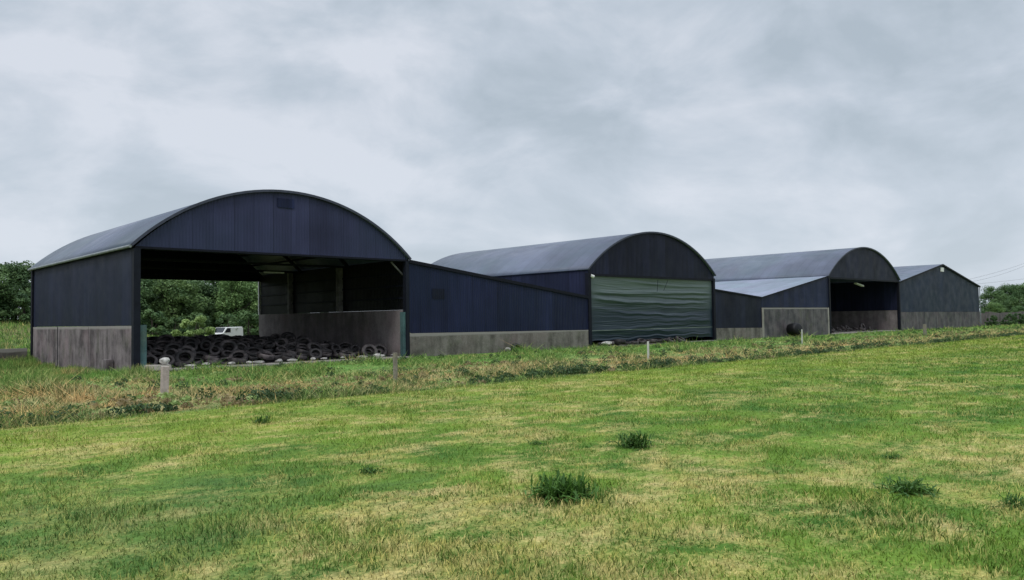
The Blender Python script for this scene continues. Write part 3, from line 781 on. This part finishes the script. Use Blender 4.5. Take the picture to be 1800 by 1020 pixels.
def put_tyre(x, y, z, me, label, group, tilt=(0, 0)):
    o = bpy.data.objects.new('tyre', me); COL.objects.link(o)
    o.location = (x, y, z); o.rotation_euler = (tilt[0], tilt[1], 0)
    tag(o, label, 'tyre', group); return o
ORD = ['first','second','third','fourth','fifth','sixth','seventh','eighth','ninth','tenth','eleventh','twelfth','thirteenth','fourteenth','fifteenth','sixteenth','seventeenth','eighteenth','nineteenth','twentieth','twenty-first','twenty-second','twenty-third','twenty-fourth']
yy = 36.75; row = 0; row_n = 0
while yy < 53.5 and cnt < 292:
    sp = 0.68 if yy < 40.5 else (0.86 if yy < 46 else 1.15)
    xx = SX0 + 0.95 + (row % 2)*sp*0.5
    while xx < SX1 - 0.75 and cnt < 292:
        jx, jy = xx+rt.uniform(-.12, .12), yy+rt.uniform(-.12, .12)
        h0 = float(heap(jx, jy))
        if not (yy < 37.2 and rt.random() < 0.35):
            me = rt.choice(TY); W = {0: .21, 1: .25, 2: .27, 3: .18}[TY.index(me)]
            sx = (float(heap(jx, jy+.3)) - float(heap(jx, jy-.3)))/0.6; sy = (float(heap(jx+.3, jy))-float(heap(jx-.3, jy)))/0.6
            lift = W*0.5 + rt.choice([0, 0.02, 0.05, 0.08])
            t_ = (math.atan(sx)+rt.gauss(0, .16), -math.atan(sy)+rt.gauss(0, .16))
            if rt.random() < 0.35 and yy < 42: t_ = (rt.uniform(.35, 1.0), t_[1]-.3); lift += 0.07
            put_tyre(jx, jy, h0+lift, me, ('tyre in the front row of the silage heap, %s from the left' % ORD[row_n]) if row == 0 else 'old black tyre on the silage heap, somewhere behind its front row', 'tyres on the silage heap', t_); row_n += 1
            cnt += 1
        xx += sp
    yy += sp*0.9; row += 1

def rock_mesh(name, s, seed):
    import bmesh
    r = random.Random(seed); bm = bmesh.new(); bmesh.ops.create_icosphere(bm, subdivisions=2, radius=1)
    ax = (s[0], s[1], s[2]); dirs = [(Vector((r.gauss(0, 1), r.gauss(0, 1), r.gauss(0, 1))).normalized(), r.uniform(.55, .85)) for _ in range(9)]
    for v in bm.verts:
        for d_, c_ in dirs:
            q = v.co.dot(d_)
            if q > c_: v.co -= d_*(q-c_)
        v.co = Vector((v.co.x*ax[0], v.co.y*ax[1], v.co.z*ax[2])) * r.uniform(.95, 1.05)
    me = bpy.data.meshes.new(name); bm.to_mesh(me); bm.free(); me.materials.append(M['stone']); return me
RK = [rock_mesh('stone', (.30, .20, .13), 1), rock_mesh('stone', (.24, .2, .17), 2), rock_mesh('stone', (.38, .18, .11), 3), rock_mesh('stone', (.2, .17, .12), 4)]
for i, sx_ in enumerate((12.3, 13.0, 13.9, 14.8, 15.9, 16.6, 17.3, 18.2, 19.2, 20.3, 20.9, 22.0, 23.0, 23.9, 24.5, 25.1)):
    o = bpy.data.objects.new('stone', RK[i % 4]); COL.objects.link(o)
    o.location = (sx_+rt.uniform(-.15, .15), 36.25+rt.uniform(-.25, .2), 0.11); o.rotation_euler = (0, 0, rt.uniform(-.6, .6)); q_ = rt.uniform(.55, 1.05); o.scale = (q_*rt.uniform(.8, 1.3), q_, q_*rt.uniform(.6, 1))
    tag(o, 'pale stone at the front edge of the tyre heap, %s from the left' % ORD[i], 'stone', 'pale stones along the tyre heap')
# second and third shed: tyres peeping out at the ground
for i in range(11):
    put_tyre(42.3+i*0.95+rt.uniform(-.2, .2), 35.6, 0.16+rt.uniform(0, .12), TY[i % 4], 'old black tyre showing under the green curtain, %s from the left' % ORD[i], 'tyres under the green curtain', (rt.uniform(-.3, .5), rt.uniform(-.2, .2)))
o = bpy.data.objects.new('stone', RK[2]); COL.objects.link(o); o.location = (42.6, 35.35, 0.24)
o.scale = (1.5, 1.2, 1.3)
tag(o, 'white slab of stone at the left foot of the green curtain', 'stone')
for i in range(12):
    put_tyre(81.4+i*1.0+rt.uniform(-.3, .3), 37.5+rt.uniform(-.6, .6), 0.25+rt.uniform(0, .3), TY[(i*3) % 4], 'old tyre in the mouth of the third arched barn, %s from the left' % ORD[i], 'tyres inside the third barn', (rt.uniform(.3, 1.3), rt.uniform(-.3, .3)))
put_tyre(33.9, 35.35, 0.1, TY[2], 'single black tyre in grass against the first lean-to wall', None, (1.0, 0.1))
o = bpy.data.objects.new('stone', RK[1]); COL.objects.link(o); o.location = (33.0, 35.3, 0.12)
tag(o, 'small pale stone in grass beside the single tyre at first lean-to', 'stone')

# black wrapped bale against the third lean-to
bm_ = MB(); prof = [(0, -0.62), (0.55, -0.62), (0.70, -0.52), (0.75, -0.3), (0.76, 0.0), (0.75, 0.3), (0.70, 0.52), (0.55, 0.62), (0, 0.62)]
sg = 22; vs = []; fs = []
for k in range(sg):
    a = 2*math.pi*k/sg
    for r, t_ in prof[1:-1]:
        q = 1 + 0.03*math.sin(a*3+t_*9); vs.append((t_, r*q*math.cos(a), r*q*math.sin(a)*0.94))
n = len(prof)-2
fs = [(k*n+i, ((k+1) % sg)*n+i, ((k+1) % sg)*n+i+1, k*n+i+1) for k in range(sg) for i in range(n-1)]
fs += [tuple(k*n for k in range(sg)), tuple(k*n+n-1 for k in range(sg))]
bl = bm_.add(vs, fs).build('wrapped_bale', M['wrap'], None, smooth=True)
bl.scale = (.85, .85, .85); bl.location = (69.2, 34.85, 0.66); bl.rotation_euler = (0, 0.1, 1.35)
tag(bl, 'round black wrapped bale standing against the concrete of the pale roofed lean-to', 'bale')

# ------------------------------------------------------------------ fence posts
def post(x, y, h, wd, label, mat, lean=0.0):
    z = float(gz(x, y))
    p = MB().box(-wd/2, wd/2, -wd/2, wd/2, -0.3, h).build('fence_post', mat, None, bevel=0.008)
    p.location = (x, y, z); p.rotation_euler = (0, lean, random.uniform(-.2, .2)); tag(p, label, 'fence post', 'posts along the verge'); return p
M['wood'] = concrete('weathered_wood', (0.26, 0.24, 0.19), (0.13, 0.12, 0.09), stain=0.7)
M['pole_white'] = simple('post_plastic', (0.45, 0.46, 0.42), 0.6)
post(7.3, 20.7, 0.82, 0.17, 'stout concrete fence post in front of the nearest barn, leftmost', M['conc_post'], 0.03)
post(15.55, 22.3, 1.0, 0.12, 'pale wooden post before the right post of the nearest barn', M['wood'])
post(27.6, 20.6, 0.98, 0.075, 'thin white post in front of the green curtain', M['pole_white'])
post(51.5, 25.4, 1.0, 0.07, 'thin pale post in front of the black bale', M['pole_white'], 0.02)
post(72.5, 24.6, 1.0, 0.22, 'pale wooden post before the gabled shed, rightmost', M['wood'])
# broken concrete slab lying by the first post
sl = MB().add([(0,0,0),(1.15,0,0),(1.35,0.5,0),(0.3,0.7,0),(0.05,0.03,.22),(1.1,0.03,.2),(1.3,0.48,.2),(0.32,0.66,.22)],
              [(0,3,2,1),(4,5,6,7),(0,1,5,4),(1,2,6,5),(2,3,7,6),(3,0,4,7)]).build('concrete_slab', M['conc_post'], None)
sl.location = (11.2, 34.15, 0.08); tag(sl, 'broken concrete slab lying in grass at the foot of the left post of the nearest barn', 'slab')
o = bpy.data.objects.new('stone', RK[1]); COL.objects.link(o); o.location = (12.2, 34.5, 0.42); o.scale = (1.1, 1, 1.1)
tag(o, 'pale stone resting on the broken concrete slab', 'stone')
# low block against the first shed's side wall
o = MB().box(0, 0.3, 0, 0.7, -0.3, 0.62).build('concrete_block', M['conc_side'], None); o.location = (11.03, 38.5, -0.2)
tag(o, 'upright concrete block leaning against the left wall of the nearest barn', 'block')

# ------------------------------------------------------------------ trees
def tree_meshes(seed, H, Wd, nb, per, leaf, trunkh=0.25, squash=0.8):
    r = random.Random(seed); cs = []; rs = []
    for i in range(nb):
        t = r.random(); z = H*(trunkh + (1-trunkh)*t)
        wr = Wd*math.sqrt(max(0.05, 1-((t-0.38)/0.66)**2))*r.uniform(0.35, 1.0)
        a = r.uniform(0, 6.28); cs.append((wr*math.cos(a), wr*math.sin(a), z*r.uniform(.93, 1.0))); rs.append(r.uniform(0.10, 0.21)*H*0.9)
    v, f, rn = leaf_cloud(cs, rs, per, leaf, squash, seed, 0.35)
    crown = np_mesh('crown', v, [f], rnd=rn)
    m = MB(); m.tube([(0, 0, -0.5), (0.05*H*0.2, 0, H*.3), (0, 0.03*H, H*.6), (0, 0, H*.85)], [H*.035, H*.025, H*.015, H*.004], 8)
    for c in cs[::max(1, nb//9)]:
        m.tube([(0, 0, H*r.uniform(.2, .45)), (c[0]*.5, c[1]*.5, c[2]*.72), c], [H*.014, H*.009, H*.003], 5)
    me = bpy.data.meshes.new('trunk'); me.from_pydata(m.v, [], m.f); me.update()
    me.materials.append(M['bark'])
    return crown, me
def put_tree(name, x, y, s, var, mat, label, cat, group, sz=1.0, rz=None):
    crown, trunk = var
    z = float(gz(x, y))
    e = empty(name, (x, y, z), label, cat, group); e.scale = (s, s, s*sz); e.rotation_euler = (0, 0, random.uniform(0, 6.28) if rz is None else rz)
    c = bpy.data.objects.new('crown', crown); COL.objects.link(c); c.parent = e
    if not crown.materials: crown.materials.append(mat)
    c.material_slots[0].link = 'OBJECT'; c.material_slots[0].material = mat
    t = bpy.data.objects.new('trunk', trunk); COL.objects.link(t); t.parent = e
    return e
TV = [tree_meshes(31+i, 6.7, 3.2, 74, 190, 0.14, 0.04) for i in range(4)]
BV = [tree_meshes(61+i, 2.4, 1.5, 22, 150, 0.10, 0.1) for i in range(2)]
trs = [(2.5, 83, 1.0, 0), (9, 82, .98, 0), (13.5, 81.5, .95, 0), (6, 84, 1.05, 0), (11.5, 86, 1.05, 0), (16, 83, 1.0, 0), (20.5, 85, 1.0, 1), (24, 84, .95, 1), (27.5, 87, 1.02, 0), (31, 85, 1.0, 1),
       (34.5, 88, 1.02, 0), (38, 86, .98, 1), (42, 88, 1.0, 0), (46, 87, .9, 1), (0, 86, 1.1, 0), (13.5, 94, 1.1, 0), (22, 95, 1.1, 0), (36, 97, 1.15, 0), (29.5, 96, 1.1, 1), (33, 94, 1.15, 0), (40.5, 95, 1.1, 0), (44, 97, 1.05, 0)]
tl = ['dark leafy tree in the belt behind the nearest barn', 'lighter green tree in the belt behind the nearest barn']
for i, (x, y, s, k) in enumerate(trs):
    put_tree('leafy_tree', x, y, s*(0.80 if x < 17 and y < 90 else 0.7 if x < 17 else 0.86 if x < 22.5 else 1), TV[i % 4], M['leaf_dark'] if k == 0 else M['leaf_mid'], tl[k] + ', %s from the left' % ORD[sorted(t_ for t_ in trs if t_[3] == k).index((x, y, s, k))], 'tree',
             ('dark trees behind the nearest barn', 'lighter trees behind the nearest barn')[k], sz=random.uniform(.9, 1.1))
# undergrowth closing the foot of the belt
for i in range(20):
    x = -3+i*2.7
    put_tree('hedge_bush', x+random.uniform(-.6, .6), 80.5+random.uniform(-1, 1), random.uniform(.95, 1.35), BV[i % 2], M['leaf_dark'],
             'dark bush at the foot of the trees behind the barns, %s from the left' % ORD[i], 'bush', 'bushes at the foot of the trees')
put_tree('leafy_bush', 26.9, 68.5, 1.15, BV[0], M['leaf_light'], 'pale green bush seen through the open rear of the nearest barn', 'bush', None, 0.85)
# right hand trees
put_tree('leafy_tree', 196, 52, .62, TV[1], M['leaf_mid'], 'round green tree beyond the wall to the right of the gabled shed', 'tree', None, 0.95)
put_tree('leafy_tree', 207, 50, .52, TV[2], M['leaf_dark'], 'dark tree beside the round tree at the far right', 'tree', None, 0.95)
for i, (x, y) in enumerate(((420, 112), (450, 108), (480, 120), (445, 80), (480, 84), (520, 95), (560, 120), (400, 125))):
    put_tree('leafy_tree', x, y, 2.0+0.2*(i % 3), TV[i % 4], M['leaf_dark'], 'distant dark skyline tree at the far right edge, %s in its row' % ORD[i], 'tree', 'distant skyline trees')
for i in range(12):
    x = 128+i*3.3
    put_tree('hedge_bush', x, 34.6+random.uniform(-.4, .3), random.uniform(.5, .75), BV[i % 2], M['leaf_verge'],
             'low scrubby bush along the boundary wall, %s from the gabled shed' % ORD[i], 'bush', 'scrub along the boundary wall')

# ------------------------------------------------------------------ white van behind the nearest barn
vn = empty('white_van', (33.6, 78.0, 0.2), 'white van with dark window parked behind the tyre heap, seen through barn', 'van')
pf = [(-1.9, 0.35), (1.95, 0.35), (2.0, 0.85), (1.3, 1.0), (0.75, 1.62), (-1.8, 1.66), (-1.95, 1.5), (-1.98, 0.6)]
def van_local(objf):
    objf.matrix_parent_inverse = Matrix.Identity(4); return objf
m = MB(); m.prism_y([(a, b) for a, b in pf], -0.82, 0.82)
van_local(m.build('body', M['van'], vn, bevel=0.05))
for s_ in (-1, 1):
    m = MB(); y_ = 0.825*s_; m.prism_y([(0.15, 1.02), (1.15, 1.02), (0.68, 1.52), (0.15, 1.52)], min(y_, y_+.01*s_), max(y_, y_+.01*s_)); van_local(m.build('side_window', M['glass'], vn))
m = MB(); m.add([(1.32, -.7, 1.03), (1.32, .7, 1.03), (0.80, .66, 1.60), (0.80, -.66, 1.60), (1.29, -.7, 1.0), (1.29, .7, 1.0), (0.77, .66, 1.57), (0.77, -.66, 1.57)],
      [(0,1,2,3),(7,6,5,4),(0,4,5,1),(1,5,6,2),(2,6,7,3),(3,7,4,0)]); van_local(m.build('windscreen', M['glass'], vn))
for wx in (-1.25, 1.3):
    for s_ in (-1, 1):
        wl = bpy.data.objects.new('wheel', TY[0]); COL.objects.link(wl); wl.parent = vn; wl.location = (wx, 0.72*s_, 0.31); wl.rotation_euler = (math.pi/2, 0, 0)
vn.rotation_euler = (0, 0, math.radians(203)); vn.scale = (.86, .9, .86); vn.location.z = float(gz(33.6, 78))+0.02

# ------------------------------------------------------------------ thistles and docks standing in the field
def weed(x, y, R, H, n, seed, label, name='thistle'):
    r = np.random.default_rng(seed); z0 = float(gz(x, y)); V = []; Fq = []; Rn = []; o = 0
    for i in range(int(n*1.9)):
        a = r.uniform(0, 2*np.pi); el = r.uniform(0.05, 1.35); L = R*r.uniform(.25, .85)*(0.7+0.3*np.cos(el)) if el < .9 else H*r.uniform(.55, 1.0)
        bx, by = r.normal(0, R*.40, 2); bz = r.random()**1.5*H*.45
        W = L*r.uniform(.045, .08); dx, dy = np.cos(a), np.sin(a); K = 7; tone = r.random()
        for k in range(K+1):
            t = k/K; s = L*t; rad = s*np.cos(el); zz = s*np.sin(el) - 0.45*L*t*t*np.cos(el)
            wd = W*np.sin(np.pi*min(1, .12+t*.88))*(1.25 if k % 2 else 0.6)
            cx, cy, cz = x+bx+dx*rad, y+by+dy*rad, max(z0+0.005, z0+bz+zz)
            V += [(cx-dy*wd, cy+dx*wd, cz+wd*.5), (cx, cy, cz-wd*.12), (cx+dy*wd, cy-dx*wd, cz+wd*.5)]; Rn += [tone]*3
            if k < K:
                b = o+k*3; Fq += [(b, b+1, b+4, b+3), (b+1, b+2, b+5, b+4)]
        o += (K+1)*3
    ob = link(name, np_mesh(name, np.array(V), [np.array(Fq)], rnd=Rn), M['leaf_weed']); tag(ob, label, 'weed', 'weeds standing in the field'); return ob
weed(5.25, 4.93, .27, .22, 380, 1, 'largest spiky dark green thistle clump in the middle foreground')
weed(8.0, 6.2, .24, .20, 150, 2, 'spiky thistle clump with a tall centre, behind the largest clump')
weed(7.3, 7.3, .15, .06, 40, 3, 'small flat weed left of the thistle with tall centre')
weed(7.7, 2.8, .24, .12, 150, 4, 'low broad thistle clump at the right of the field')
weed(9.4, 3.6, .13, .08, 60, 5, 'small weed tuft just behind the low broad thistle at right')
weed(7.75, 1.95, .16, .12, 70, 6, 'dark weed tuft at the right edge of the field')
weed(4.8, 7.4, .17, .09, 70, 7, 'flat dark weed left of the middle of the field')
weed(5.9, 12.3, .18, .15, 60, 8, 'upright weed tuft below the verge at left')

# ------------------------------------------------------------------ overhead wires and pole on the far right
pl = empty('utility_pole', (178, 40, 0), 'tall wooden pole carrying the overhead wires beyond the right edge', 'utility pole')
MB().tube([(178, 40, -0.5), (178, 40, 12.2)], [0.16, 0.11], 8).build('pole', M['bark'], pl)
MB().box(177.2, 178.8, 39.94, 40.06, 11.7, 11.82).build('crossarm', M['bark'], pl)
def wire(a, b, sag, label):
    P = []
    for i in range(25):
        t = i/24; P.append((a[0]+(b[0]-a[0])*t, a[1]+(b[1]-a[1])*t, a[2]+(b[2]-a[2])*t - sag*4*t*(1-t)))
    tag(MB().tube(P, 0.014, 5).build('overhead_wire', M['trim'], None), label, 'wire', 'overhead wires')
wire((127.6, 41, 6.2), (178, 40, 12.15), .45, 'upper thin wire rising to the right from the gabled shed')
wire((127.6, 41, 6.05), (178, 40, 11.8), .8, 'second thin wire just under the upper one at right')
wire((127.6, 41, 5.9), (178, 40, 8.6), .1, 'lowest nearly level wire to the right of the gabled shed')
